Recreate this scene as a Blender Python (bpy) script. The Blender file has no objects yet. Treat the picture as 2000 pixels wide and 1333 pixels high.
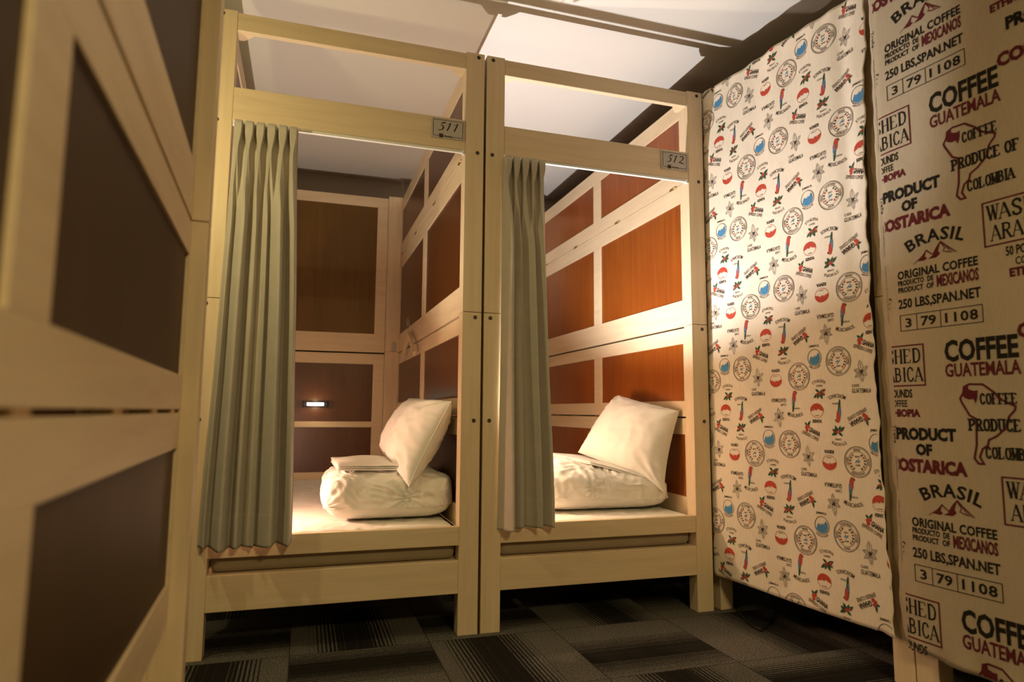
import bpy, bmesh, math, random
from mathutils import Vector, Matrix, noise
random.seed(7)
SC = bpy.context.scene
COL = SC.collection
PI = math.pi

# ------------------------------------------------------------------ camera, world, light, exposure
cam_d = bpy.data.cameras.new('camera')
cam = bpy.data.objects.new('camera', cam_d)
COL.objects.link(cam)
cam_d.sensor_width = 36.0
cam_d.lens = 1274.12 / 2000 * 36.0
cam_d.clip_start = 0.02
Rm = ((0.95306, 0.30009, -0.04022), (-0.30267, 0.94776, -0.10072), (0.0079, 0.10817, 0.9941))
cam.matrix_world = Matrix(((Rm[0][0], Rm[0][2], -Rm[0][1], -0.7106),
                           (Rm[1][0], Rm[1][2], -Rm[1][1], -2.6582),
                           (Rm[2][0], Rm[2][2], -Rm[2][1], 0.8943), (0, 0, 0, 1)))
cam_d.dof.use_dof = True
cam_d.dof.focus_distance = 3.0
cam_d.dof.aperture_fstop = 2.2
SC.camera = cam

w = bpy.data.worlds.new('world')
SC.world = w
w.use_nodes = True
w.node_tree.nodes['Background'].inputs[0].default_value = (1.0, 0.72, 0.45, 1)
w.node_tree.nodes['Background'].inputs[1].default_value = 0.02
SC.view_settings.view_transform = 'Standard'
SC.view_settings.look = 'None'
SC.view_settings.exposure = 0.0
SC.view_settings.gamma = 1.0
SC.view_settings.use_curve_mapping = False

ZC = 2.71          # ceiling height
def lamp(name, kind, loc, power, color, **kw):
    d = bpy.data.lights.new(name, kind)
    d.energy = power
    d.color = color
    for k, v in kw.items():
        setattr(d, k, v)
    o = bpy.data.objects.new(name, d)
    o.location = loc
    COL.objects.link(o)
    return o
AISLE = (1.0, 0.78, 0.40)
# a lamp in the cross aisle left of cabin 511, two ceiling lights along the aisle
lamp('lamp_cross_aisle', 'POINT', (-1.38, -0.62, 1.84), 17.0, (1.0, 0.86, 0.44), shadow_soft_size=0.03)
lamp('downlight_aisle', 'SPOT', (-0.30, -1.75, ZC - 0.05), 7, AISLE, spot_size=2.6, spot_blend=0.6, shadow_soft_size=0.05)
lamp('downlight_far', 'AREA', (0.2, -4.4, ZC - 0.03), 97, (1.0, 0.78, 0.37), size=0.5)
# up-lights inside the two numbered cabins, low on their left side walls
LAMPS = ((0.0057 + 0.10, 0.24, 0.74), (-1.1057 + 0.12, 0.24, 0.62))
WARM = ((0.95, 0.95, 0.97), (1.0, 0.92, 0.76))
SPILL = ((1.0, 0.69, 0.43), (1.0, 0.60, 0.42))
POW = ((155, 12.0), (60, 16.0))
CONE = (142, 116)
for (x, y, z), c1, c2, pw, cone in zip(LAMPS, WARM, SPILL, POW, CONE):
    l = lamp('uplight_beam', 'SPOT', (x, y, z), pw[0], c1, spot_size=math.radians(cone), spot_blend=0.40, shadow_soft_size=0.012)
    l.rotation_euler = (PI, 0, 0)
    lamp('uplight_spill', 'POINT', (x, y, z + 0.01), pw[1], c2, shadow_soft_size=0.02)

# ------------------------------------------------------------------ materials
def mat(name):
    m = bpy.data.materials.new(name)
    m.use_nodes = True
    nt = m.node_tree
    return m, nt, nt.nodes['Principled BSDF']
def nd(nt, typ, **kw):
    n = nt.nodes.new(typ)
    for k, v in kw.items():
        setattr(n, k, v)
    return n
def ramp(nt, fac, stops):
    r = nd(nt, 'ShaderNodeValToRGB')
    e = r.color_ramp.elements
    while len(e) < len(stops):
        e.new(0.5)
    for i, (p, c) in enumerate(stops):
        e[i].position = p
        e[i].color = (*c, 1)
    nt.links.new(fac, r.inputs[0])
    return r.outputs[0]
def bump(nt, b, h, strength, dist=0.002):
    n = nd(nt, 'ShaderNodeBump')
    n.inputs['Strength'].default_value = strength
    n.inputs['Distance'].default_value = dist
    nt.links.new(h, n.inputs['Height'])
    nt.links.new(n.outputs[0], b.inputs['Normal'])
def tex(nt, scale3, scale=1.0, detail=4, rough=.55, coord='Object', dist=0.0):
    tc = nd(nt, 'ShaderNodeTexCoord')
    mp = nd(nt, 'ShaderNodeMapping')
    mp.inputs['Scale'].default_value = scale3
    nt.links.new(tc.outputs[coord], mp.inputs[0])
    n = nd(nt, 'ShaderNodeTexNoise')
    n.inputs['Scale'].default_value = scale
    n.inputs['Detail'].default_value = detail
    n.inputs['Roughness'].default_value = rough
    n.inputs['Distortion'].default_value = dist
    nt.links.new(mp.outputs[0], n.inputs[0])
    return n.outputs[0]
def wood(name, s3):
    m, nt, b = mat(name)
    f = tex(nt, s3, 1.0, 6, .6, dist=.4)
    c = ramp(nt, f, ((.25, (.62, .475, .30)), (.5, (.70, .545, .355)), (.75, (.75, .595, .40))))
    nt.links.new(c, b.inputs['Base Color'])
    b.inputs['Roughness'].default_value = .42
    b.inputs['Specular IOR Level'].default_value = .35
    bump(nt, b, f, .06)
    return m
WV = wood('pale_wood_upright', (30, 30, 2.2))
WX = wood('pale_wood_crosswise', (2.2, 30, 30))
WY = wood('pale_wood_lengthwise', (30, 2.2, 30))
def board_mat(name, dark, mid, light):
    m, nt, b = mat(name)
    f = tex(nt, (34, 34, 1.6), 1.0, 7, .65, dist=.6)
    g = tex(nt, (3, 3, 1.2), 1.0, 3, .5)
    mx = nd(nt, 'ShaderNodeMix', data_type='FLOAT')
    mx.inputs[0].default_value = .5
    nt.links.new(f, mx.inputs[2])
    nt.links.new(g, mx.inputs[3])
    c = ramp(nt, mx.outputs[0], ((.3, dark), (.5, mid), (.7, light)))
    nt.links.new(c, b.inputs['Base Color'])
    b.inputs['Roughness'].default_value = .34
    b.inputs['Specular IOR Level'].default_value = .5
    bump(nt, b, f, .05)
    return m
BOARD = board_mat('red_brown_stained_board', (.15, .030, .003), (.22, .050, .004), (.30, .082, .007))
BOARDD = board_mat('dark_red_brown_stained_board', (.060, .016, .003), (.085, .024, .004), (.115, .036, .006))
BOARDB = board_mat('golden_brown_stained_board', (.10, .045, .003), (.135, .064, .004), (.175, .085, .006))
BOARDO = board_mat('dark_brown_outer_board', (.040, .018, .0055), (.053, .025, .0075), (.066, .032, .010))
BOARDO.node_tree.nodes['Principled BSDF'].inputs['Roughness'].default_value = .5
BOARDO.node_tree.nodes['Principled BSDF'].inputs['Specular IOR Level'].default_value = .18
BOARDB.node_tree.nodes['Principled BSDF'].inputs['Roughness'].default_value = .55
def plain(name, col, rough=.6, metal=0.0, spec=.4, emit=None, es=0):
    m, nt, b = mat(name)
    b.inputs['Base Color'].default_value = (*col, 1)
    b.inputs['Roughness'].default_value = rough
    b.inputs['Metallic'].default_value = metal
    b.inputs['Specular IOR Level'].default_value = spec
    if emit:
        b.inputs['Emission Color'].default_value = (*emit, 1)
        b.inputs['Emission Strength'].default_value = es
    return m
STEEL = plain('brushed_steel', (.55, .53, .5), .35, 1.0)
BRASS = plain('dull_brass', (.50, .36, .16), .4, 1.0)
BOLT = plain('dark_bolt_steel', (.10, .085, .07), .45, .8)
HOLE = plain('shadow_hole_black', (.012, .010, .008), .8)
PVC = plain('white_track_plastic', (.75, .72, .66), .35)
BLACKP = plain('black_plastic', (.012, .012, .012), .4)
CABLE = plain('black_cable_rubber', (.01, .009, .008), .5)
LED = plain('cold_white_led', (.8, .85, 1), .3, emit=(.82, .87, 1.0), es=5.0)
LENS = plain('warm_lamp_lens', (.9, .85, .75), .3, emit=(1, .8, .55), es=3.0)
def cloth(name, col, var, scale, rough=.9, bs=.12, sheen=.2, weave=900):
    m, nt, b = mat(name)
    f = tex(nt, (1, 1, 1), scale, 5, .6)
    c = ramp(nt, f, ((.3, tuple(v * (1 - var) for v in col)), (.7, tuple(min(1, v * (1 + var)) for v in col))))
    nt.links.new(c, b.inputs['Base Color'])
    b.inputs['Roughness'].default_value = rough
    b.inputs['Specular IOR Level'].default_value = .15
    b.inputs['Sheen Weight'].default_value = sheen
    n2 = tex(nt, (1, 1, 1), weave, 2, .5)
    bump(nt, b, n2, bs, .0006)
    return m
LINEN = cloth('white_bed_linen', (.82, .795, .75), .03, 9)
TAUPE = cloth('taupe_curtain_cloth', (.46, .41, .335), .05, 14, bs=.2)
SHEET = cloth('mattress_sheet', (.84, .80, .73), .03, 9)
MATTRESS = cloth('beige_mattress_body', (.34, .27, .18), .06, 9)  # mattress body, coloured darker than the sheet on top
def canvas(name, col):
    m, nt, b = mat(name)
    f = tex(nt, (260, 260, 26), 1.0, 3, .6)
    g = tex(nt, (1, 1, 1), 5, 3, .5)
    mx = nd(nt, 'ShaderNodeMix', data_type='FLOAT')
    mx.inputs[0].default_value = .45
    nt.links.new(f, mx.inputs[2])
    nt.links.new(g, mx.inputs[3])
    c = ramp(nt, mx.outputs[0], ((.3, tuple(v * .88 for v in col)), (.7, tuple(v * 1.06 for v in col))))
    nt.links.new(c, b.inputs['Base Color'])
    b.inputs['Roughness'].default_value = .92
    b.inputs['Specular IOR Level'].default_value = .12
    bump(nt, b, f, .15, .0005)
    return m
CANVAS = canvas('cream_cotton_canvas', (.80, .70, .565))
CANVAS2 = canvas('oatmeal_cotton_canvas', (.47, .385, .27))
INK = plain('print_dark_brown_ink', (.050, .033, .028), .85, spec=.1)
INKF = plain('print_soft_brown_ink', (.10, .066, .052), .85, spec=.1)
RED = plain('print_red_ink', (.46, .065, .040), .85, spec=.1)
GREEN = plain('print_green_ink', (.030, .085, .050), .85, spec=.1)
BLUE = plain('print_blue_ink', (.075, .225, .40), .85, spec=.1)
MAROON = plain('print_maroon_ink', (.115, .018, .022), .85, spec=.1)
INKL = plain('print_black_ink', (.020, .017, .012), .85, spec=.1)
PLATE = plain('pale_grey_plate', (.47, .42, .37), .5)
PAPER = plain('grey_plate_card', (.44, .39, .34), .55)

def paint(name, col, scale=160, bs=.08):
    m, nt, b = mat(name)
    f = tex(nt, (1, 1, 1), scale, 3, .6)
    g = tex(nt, (1, 1, 1), 1.3, 3, .5)
    c = ramp(nt, g, ((.3, tuple(v * .97 for v in col)), (.7, col)))
    nt.links.new(c, b.inputs['Base Color'])
    b.inputs['Roughness'].default_value = .85
    b.inputs['Specular IOR Level'].default_value = .2
    bump(nt, b, f, bs, .001)
    return m
CEIL = paint('ceiling_paper', (.72, .67, .61))
WALL = paint('grey_wall_paper', (.42, .36, .29))

def carpet_mat():
    m, nt, b = mat('striped_carpet_tiles')
    L = nt.links.new
    tc = nd(nt, 'ShaderNodeTexCoord')
    sep = nd(nt, 'ShaderNodeSeparateXYZ')
    L(tc.outputs['Object'], sep.inputs[0])
    def M(op, a, bb=None, cc=None):
        n = nd(nt, 'ShaderNodeMath', operation=op)
        for i, v in enumerate((a, bb, cc)):
            if v is None:
                continue
            if isinstance(v, (int, float)):
                n.inputs[i].default_value = v
            else:
                L(v, n.inputs[i])
        return n.outputs[0]
    T = .517
    u = M('DIVIDE', M('ADD', sep.outputs[0], .2075 + 10 * T), T)
    v = M('DIVIDE', M('ADD', sep.outputs[1], .035 + 10 * T), T)
    iu, iv = M('FLOOR', u), M('FLOOR', v)
    fu, fv = M('SUBTRACT', u, iu), M('SUBTRACT', v, iv)
    chk = M('MODULO', M('ADD', iu, iv), 2.0)      # which way the stripes of this tile run
    cmb = nd(nt, 'ShaderNodeCombineXYZ')
    L(iu, cmb.inputs[0]); L(iv, cmb.inputs[1])
    wn = nd(nt, 'ShaderNodeTexWhiteNoise', noise_dimensions='2D')
    L(cmb.outputs[0], wn.inputs['Vector'])
    mx = nd(nt, 'ShaderNodeMix', data_type='FLOAT')
    L(chk, mx.inputs[0]); L(fv, mx.inputs[2]); L(fu, mx.inputs[3])
    t = mx.outputs[0]
    c0 = M('ADD', M('MULTIPLY', wn.outputs['Value'], .5), .28)      # centre of the black band
    dist = M('ABSOLUTE', M('SUBTRACT', t, c0))
    mr = nd(nt, 'ShaderNodeMapRange')
    mr.inputs[1].default_value = .075
    mr.inputs[2].default_value = .36
    L(dist, mr.inputs[0])
    light = mr.outputs[0]                                            # 0 in the band .. 1 far from it
    wob = nd(nt, 'ShaderNodeTexNoise')
    wob.inputs['Scale'].default_value = 6
    L(tc.outputs['Object'], wob.inputs[0])
    tt = M('ADD', t, M('MULTIPLY', wob.outputs[0], .004))
    lines = M('MULTIPLY_ADD', M('SINE', M('MULTIPLY', tt, 2 * PI * 34)), .5, .5)
    lines2 = M('MULTIPLY_ADD', M('SINE', M('MULTIPLY', tt, 2 * PI * 13.3)), .25, .5)
    thr = M('SUBTRACT', 1.0, light)
    on = nd(nt, 'ShaderNodeMapRange')
    L(M('SUBTRACT', M('ADD', M('MULTIPLY', lines, .75), M('MULTIPLY', lines2, .25)), M('MULTIPLY_ADD', thr, .98, -.02)), on.inputs[0])
    on.inputs[1].default_value = -.08
    on.inputs[2].default_value = .10
    sp = nd(nt, 'ShaderNodeTexNoise')
    sp.inputs['Scale'].default_value = 210
    sp.inputs['Detail'].default_value = 3
    sp.inputs['Roughness'].default_value = .75
    L(tc.outputs['Object'], sp.inputs[0])
    spc = ramp(nt, sp.outputs[0], ((.38, (.036, .033, .028)), (.52, (.105, .097, .083)), (.66, (.30, .275, .235))))
    mc = nd(nt, 'ShaderNodeMix', data_type='RGBA')
    L(on.outputs[0], mc.inputs[0])
    mc.inputs[6].default_value = (.0135, .0115, .0095, 1)
    L(spc, mc.inputs[7])
    ed = M('MINIMUM', M('MINIMUM', fu, M('SUBTRACT', 1, fu)), M('MINIMUM', fv, M('SUBTRACT', 1, fv)))
    seam = nd(nt, 'ShaderNodeMapRange')
    L(ed, seam.inputs[0])
    seam.inputs[2].default_value = .006
    m2 = nd(nt, 'ShaderNodeMix', data_type='RGBA')
    L(seam.outputs[0], m2.inputs[0])
    m2.inputs[6].default_value = (.012, .010, .009, 1)
    L(mc.outputs[2], m2.inputs[7])
    L(m2.outputs[2], b.inputs['Base Color'])
    b.inputs['Roughness'].default_value = .95
    b.inputs['Specular IOR Level'].default_value = .1
    bump(nt, b, sp.outputs[0], .5, .003)
    return m
CARPET = carpet_mat()

# ------------------------------------------------------------------ mesh helpers
class MB:
    """collects shapes, then becomes ONE mesh object"""
    def __init__(self):
        self.v = []; self.f = []; self.m = []; self.s = []
    def add(self, vs, fs, mi=0, smooth=False):
        k = len(self.v)
        self.v += [tuple(p) for p in vs]
        self.f += [tuple(i + k for i in f) for f in fs]
        self.m += [mi] * len(fs)
        self.s += [smooth] * len(fs)
        return self
    def box(self, a, b, mi=0, bev=.0025):
        a, b = Vector(a), Vector(b)
        bm = bmesh.new()
        bmesh.ops.create_cube(bm, size=1)
        for p in bm.verts:
            p.co = Vector([(a[i] + b[i]) / 2 + p.co[i] * (b[i] - a[i]) for i in range(3)])
        if bev:
            bev = min(bev, .4 * min(abs(b[i] - a[i]) for i in range(3)))
            bmesh.ops.bevel(bm, geom=list(bm.edges), offset=bev, segments=2, affect='EDGES', profile=.6)
        bmesh.ops.recalc_face_normals(bm, faces=bm.faces)
        self.bm(bm, mi)
        return self
    def bm(self, bm, mi=0, smooth=False):
        bm.verts.index_update()
        self.add([p.co for p in bm.verts], [[q.index for q in f.verts] for f in bm.faces], mi, smooth)
        bm.free()
    def prism(self, pts, axis, a, b, mi=0):
        """polygon pts (2-D) extruded along axis from a to b"""
        n = len(pts)
        def P(p, h):
            q = [0, 0, 0]
            o = [i for i in range(3) if i != axis]
            q[o[0]], q[o[1]], q[axis] = p[0], p[1], h
            return q
        vs = [P(p, a) for p in pts] + [P(p, b) for p in pts]
        fs = [tuple(range(n))[::-1], tuple(range(n, 2 * n))]
        fs += [(i, (i + 1) % n, n + (i + 1) % n, n + i) for i in range(n)]
        bm = bmesh.new()
        vv = [bm.verts.new(p) for p in vs]
        for f in fs:
            bm.faces.new([vv[i] for i in f])
        bmesh.ops.recalc_face_normals(bm, faces=bm.faces)
        self.bm(bm, mi)
        return self
    def cyl(self, c, axis, r, a, b, mi=0, n=20, r2=None):
        r2 = r if r2 is None else r2
        vs, fs = [], []
        o = [i for i in range(3) if i != axis]
        for h, rr in ((a, r), (b, r2)):
            for i in range(n):
                q = [0, 0, 0]
                q[o[0]] = c[0] + rr * math.cos(2 * PI * i / n)
                q[o[1]] = c[1] + rr * math.sin(2 * PI * i / n)
                q[axis] = h
                vs.append(q)
        fs = [tuple(range(n))[::-1], tuple(range(n, 2 * n))] + [(i, (i + 1) % n, n + (i + 1) % n, n + i) for i in range(n)]
        bm = bmesh.new()
        vv = [bm.verts.new(p) for p in vs]
        for f in fs:
            bm.faces.new([vv[i] for i in f])
        bmesh.ops.recalc_face_normals(bm, faces=bm.faces)
        self.bm(bm, mi)
        return self
    def tube(self, pts, r, mi=0, n=10):
        pts = [Vector(p) for p in pts]
        rings = []
        up = Vector((0, 0, 1))
        for i, p in enumerate(pts):
            t = (pts[min(i + 1, len(pts) - 1)] - pts[max(i - 1, 0)]).normalized()
            s = t.cross(up)
            if s.length < 1e-3:
                s = t.cross(Vector((1, 0, 0)))
            s.normalize()
            q = s.cross(t)
            rr = r[i] if isinstance(r, (list, tuple)) else r
            rings.append([p + s * rr * math.cos(2 * PI * k / n) + q * rr * math.sin(2 * PI * k / n) for k in range(n)])
        vs = [x for rg in rings for x in rg]
        fs = [(i * n + k, i * n + (k + 1) % n, (i + 1) * n + (k + 1) % n, (i + 1) * n + k) for i in range(len(pts) - 1) for k in range(n)]
        fs += [tuple(range(n))[::-1], tuple((len(pts) - 1) * n + k for k in range(n))]
        self.add(vs, fs, mi, True)
        return self
    def build(self, name, mats, parent=None, mod=None):
        me = bpy.data.meshes.new(name)
        me.from_pydata(self.v, [], self.f)
        for m in (mats if isinstance(mats, (list, tuple)) else [mats]):
            me.materials.append(m)
        me.polygons.foreach_set('material_index', self.m)
        me.polygons.foreach_set('use_smooth', self.s)
        me.update()
        o = bpy.data.objects.new(name, me)
        COL.objects.link(o)
        if parent:
            o.parent = parent
        return o
def tag(o, label, cat, group=None):
    o['label'] = label
    o['category'] = cat
    if group:
        o['group'] = group
    return o
def thing(name, label, cat, loc=(0, 0, 0), rz=0, group=None):
    o = bpy.data.objects.new(name, None)
    COL.objects.link(o)
    o.empty_display_size = .05
    o.location = loc
    o.rotation_euler = (0, 0, rz)
    return tag(o, label, cat, group)
def struct(name, mb, m):
    o = mb.build(name, m)
    o['kind'] = 'structure'
    return o
def copy_tree(o, parent=None):
    c = o.copy()
    COL.objects.link(c)
    if parent:
        c.parent = parent
    for ch in list(o.children):
        copy_tree(ch, c)
    return c

# ------------------------------------------------------------------ the room
struct('floor', MB().box((-3.4, -6.6, -.08), (3.6, 2.42, 0), bev=0), CARPET)
struct('ceiling', MB().box((-3.4, -6.6, ZC), (3.6, 2.52, ZC + .08), bev=0), CEIL)
struct('wall_back', MB().box((-3.4, 2.42, 0), (3.6, 2.52, ZC), bev=0), WALL)
struct('wall_left', MB().box((-3.5, -6.6, 0), (-3.4, 2.52, ZC), bev=0), WALL)
struct('wall_right', MB().box((3.6, -6.6, 0), (3.7, 2.52, ZC), bev=0), WALL)
struct('wall_front', MB().box((-3.5, -6.7, 0), (3.7, -6.6, ZC), bev=0), WALL)

# ------------------------------------------------------------------ a sleeping cabin (local: x across the front, y into the depth)
W, D, H, PW, PD, ZS = 1.10, 2.165, 2.4738, .083, .0685, 1.314
G = 'sleeping cabins of pale wood'
def panel(parent, name, u0, u1, z0, z1, boards, face, thick, plane, mat_, inner=None):
    """framed panel; boards = [(u0,u1,z0,z1)]; plane 'x' (runs along y) or 'y' (runs along x).
    face = coordinate of the inner face, thick = signed thickness"""
    mb = MB()
    f0, f1 = sorted((face, face + thick))
    def B(ua, ub, za, zb):
        if plane == 'x':
            mb.box((f0, ua, za), (f1, ub, zb), bev=.0012)
        else:
            mb.box((ua, f0, za), (ub, f1, zb), bev=.0012)
    bs = sorted(boards, key=lambda b: (b[2], b[0]))
    zl, zh = bs[0][2], bs[-1][3]
    B(u0, u1, z0, zl); B(u0, u1, zh, z1)
    rows = sorted({(b[2], b[3]) for b in bs})
    for i in range(len(rows) - 1):
        B(u0, u1, rows[i][1], rows[i + 1][0])
    for za, zb in rows:
        us = sorted((b[0], b[1]) for b in bs if b[2] == za)
        e = u0
        for ua, ub in us:
            B(e, ua, za, zb)
            e = ub
        B(e, u1, za, zb)
    fr = mb.build(name, mat_, parent)
    s = 1 if thick > 0 else -1
    for ua, ub, za, zb in boards:
        a, b = face + s * .007, face + thick - s * .007
        h = (a + b) / 2
        m2 = MB()
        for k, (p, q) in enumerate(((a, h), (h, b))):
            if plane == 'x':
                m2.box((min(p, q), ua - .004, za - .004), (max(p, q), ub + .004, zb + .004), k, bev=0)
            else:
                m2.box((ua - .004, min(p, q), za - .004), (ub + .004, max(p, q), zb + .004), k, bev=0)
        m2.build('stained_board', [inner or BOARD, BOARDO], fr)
    return fr
def bolt(parent, x, z):
    m = MB()
    m.cyl((x, z), 1, .0085, -.0006, .004, 0, 20)
    m.cyl((x, z), 1, .0055, -.0018, -.0006, 1, 16)
    m.cyl((x, z), 1, .0022, -.0021, -.0018, 0, 6)
    m.build('bolt', [HOLE, BOLT], parent)
def make_cabin(label):
    t = thing('bunk_cabin', label, 'bunk bed', group=None)
    # posts, each in two stacked lengths
    for x0, bx in ((0, .0277), (W - PW, W - .0277)):
        lo = MB().box((x0, 0, 0), (x0 + PW, PD, ZS - .001)).build('lower_post', WV, t)
        hi = MB().box((x0, 0, ZS + .001), (x0 + PW, PD, H)).build('upper_post', WV, t)
        bolt(lo, bx, 1.292); bolt(lo, bx, .857); bolt(hi, bx, 2.016); bolt(hi, bx, 2.455)
        MB().box((x0, D - PD, 0), (x0 + PW, D, ZS - .001)).build('lower_post', WV, t)
        MB().box((x0, D - PD, ZS + .001), (x0 + PW, D, H)).build('upper_post', WV, t)
    a, b = PW, W - PW
    MB().box((a, .003, 2.395), (b, .031, 2.4684)).build('top_rail', WX, t)
    for s, x in ((1, a), (-1, b)):
        MB().prism([(x, .031), (x + s * .062, .031), (x + s * .050, .051), (x + s * .018, .086), (x, .086)], 2, 2.398, 2.438).build('corner_block', WX, t)
    MB().box((a, .002, 2.0223), (b, .026, 2.1576)).build('header_board', WX, t)
    tr = MB().box((a + .004, .004, 2.010), (b - .004, .020, 2.0222), bev=.002)
    tr.box((b - .012, .000, 2.004), (b - .002, .022, 2.022), bev=.001)
    tr.box((a + .002, .000, 2.004), (a + .012, .022, 2.022), bev=.001)
    tr.build('curtain_track', PVC, t)
    MB().box((a, .002, .3531), (b, .030, .4283)).build('guard_rail', WX, t)
    MB().box((a, .002, .1636), (b, .030, .2930)).build('base_rail', WX, t)
    MB().box((.075, .034, .262), (W - .075, D - PD, .290), bev=.002).build('bed_base', WX, t)
    # side panels
    A0, A1, B0, B1 = .105, 1.028, 1.132, 2.085
    for side in (1, -1):
        face = W - .066 if side > 0 else .066
        th = .030 * side
        u0, u1 = PD + .001, D - PD - .001
        tiers = (('top_side_panel', 2.032, 2.462, 2.119, 2.375), ('main_side_panel', 1.3175, 2.029, 1.446, 1.938),
                 ('lower_side_panel', .8785, 1.307, .954, 1.232), ('bottom_side_panel', .41, .8705, .50, .793))
        for nm, z0, z1, b0, b1 in tiers:
            p = panel(t, nm, u0, u1, z0, z1, [(A0, A1, b0, b1), (B0, B1, b0, b1)], face, th, 'x', WY)
            hg = {'top_side_panel': (2.0305, (.167, .79, 1.42, 2.0)), 'lower_side_panel': (.8745, (.45, 1.08, 1.45, 1.75, 1.98))}.get(nm)
            if hg:
                for y in hg[1]:
                    m = MB().box((face - side * .0012 - .001, y - .030, hg[0] - .006), (face - side * .0012 + .001, y + .030, hg[0] + .006), bev=.0004)
                    m.tube([(face - side * .003, y - .03, hg[0]), (face - side * .003, y + .03, hg[0])], .003)
                    m.box((min(face, face + th), y - .022, hg[0] - .0035), (max(face, face + th), y + .022, hg[0] + .0035), bev=.0004)
                    m.build('hinge', BRASS, p)
    # back panel with corner battens
    yb = 2.100
    panel(t, 'upper_back_panel', .166, W - .166, 1.3125, 2.460, [(.242, W - .242, 1.446, 2.386)], yb, .028, 'y', WX, BOARDB)
    panel(t, 'lower_back_panel', .166, W - .166, .41, 1.301, [(.242, W - .242, .818, 1.226), (.242, W - .242, .47, .778)], yb, .028, 'y', WX)
    for s in (1, -1):
        xa, xb = (.067, .165) if s > 0 else (W - .165, W - .067)
        bt = MB().box((xa, 2.082, .30), (xb, 2.096, 1.318)).build('corner_batten', WV, t)
        MB().box((xa, 2.082, 1.320), (xb, 2.096, H)).build('corner_batten', WV, t)
        xs = (xa + xb) / 2 + s * -.012
        m = MB().box((xs - .016, 2.0795, 1.318), (xs + .020, 2.082, 1.392), bev=.001)
        m.box((xs - .008, 2.0775, 1.345), (xs + .006, 2.0795, 1.372), bev=.001)
        m.build('corner_bracket', STEEL, bt)
    return t
C511 = make_cabin('pale wood sleeping cabin with number plate 511 at the end of the aisle')
C511.location = (-1.10575, 0, 0)
C512 = copy_tree(C511)
C512.location = (.00575, 0, 0)
C512['label'] = 'pale wood sleeping cabin with number plate 512 beside the printed fabric'
CL = copy_tree(C511)
th = .0455
CL['label'] = 'pale wood sleeping cabin with big brown panels in the blurred left foreground'
CL.rotation_euler = (0, 0, th)
CL.scale = (1, 1, 1.018)
# right outer side of this cabin runs along the aisle; far end just in front of cabin 511
def place_local(o, lx, ly, wx, wy, rz):
    o.location = (wx - (lx * math.cos(rz) - ly * math.sin(rz)), wy - (lx * math.sin(rz) + ly * math.cos(rz)), 0)
place_local(CL, W - .036, 2.085, -.979, -1.012, th)
TF = math.radians(5.2)
FD = Vector((math.sin(TF), -math.cos(TF), 0))       # along the row on the right, towards the camera
FN = Vector((math.cos(TF), math.sin(TF), 0))        # into its depth
F0 = Vector((1.12, 0, 0))
for i, (s, lab) in enumerate(((-.077, 'pale wood sleeping cabin hidden behind the small-print coffee fabric, only feet showing'),
                              (.935, 'pale wood sleeping cabin hidden behind the large-lettered coffee fabric at right edge'))):
    c = copy_tree(C511)
    c['label'] = lab
    c.location = F0 + FD * s + FN * .028
    c.rotation_euler = (0, 0, math.atan2(FD.y, FD.x))
    c.scale = (.9155, 1, 1)
# the boards of cabin 511 get a darker colour than those of the other cabins
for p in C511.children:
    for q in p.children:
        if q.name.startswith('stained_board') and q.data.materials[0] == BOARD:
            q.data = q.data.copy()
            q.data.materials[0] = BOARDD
SHOW_PRINT = True
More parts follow.
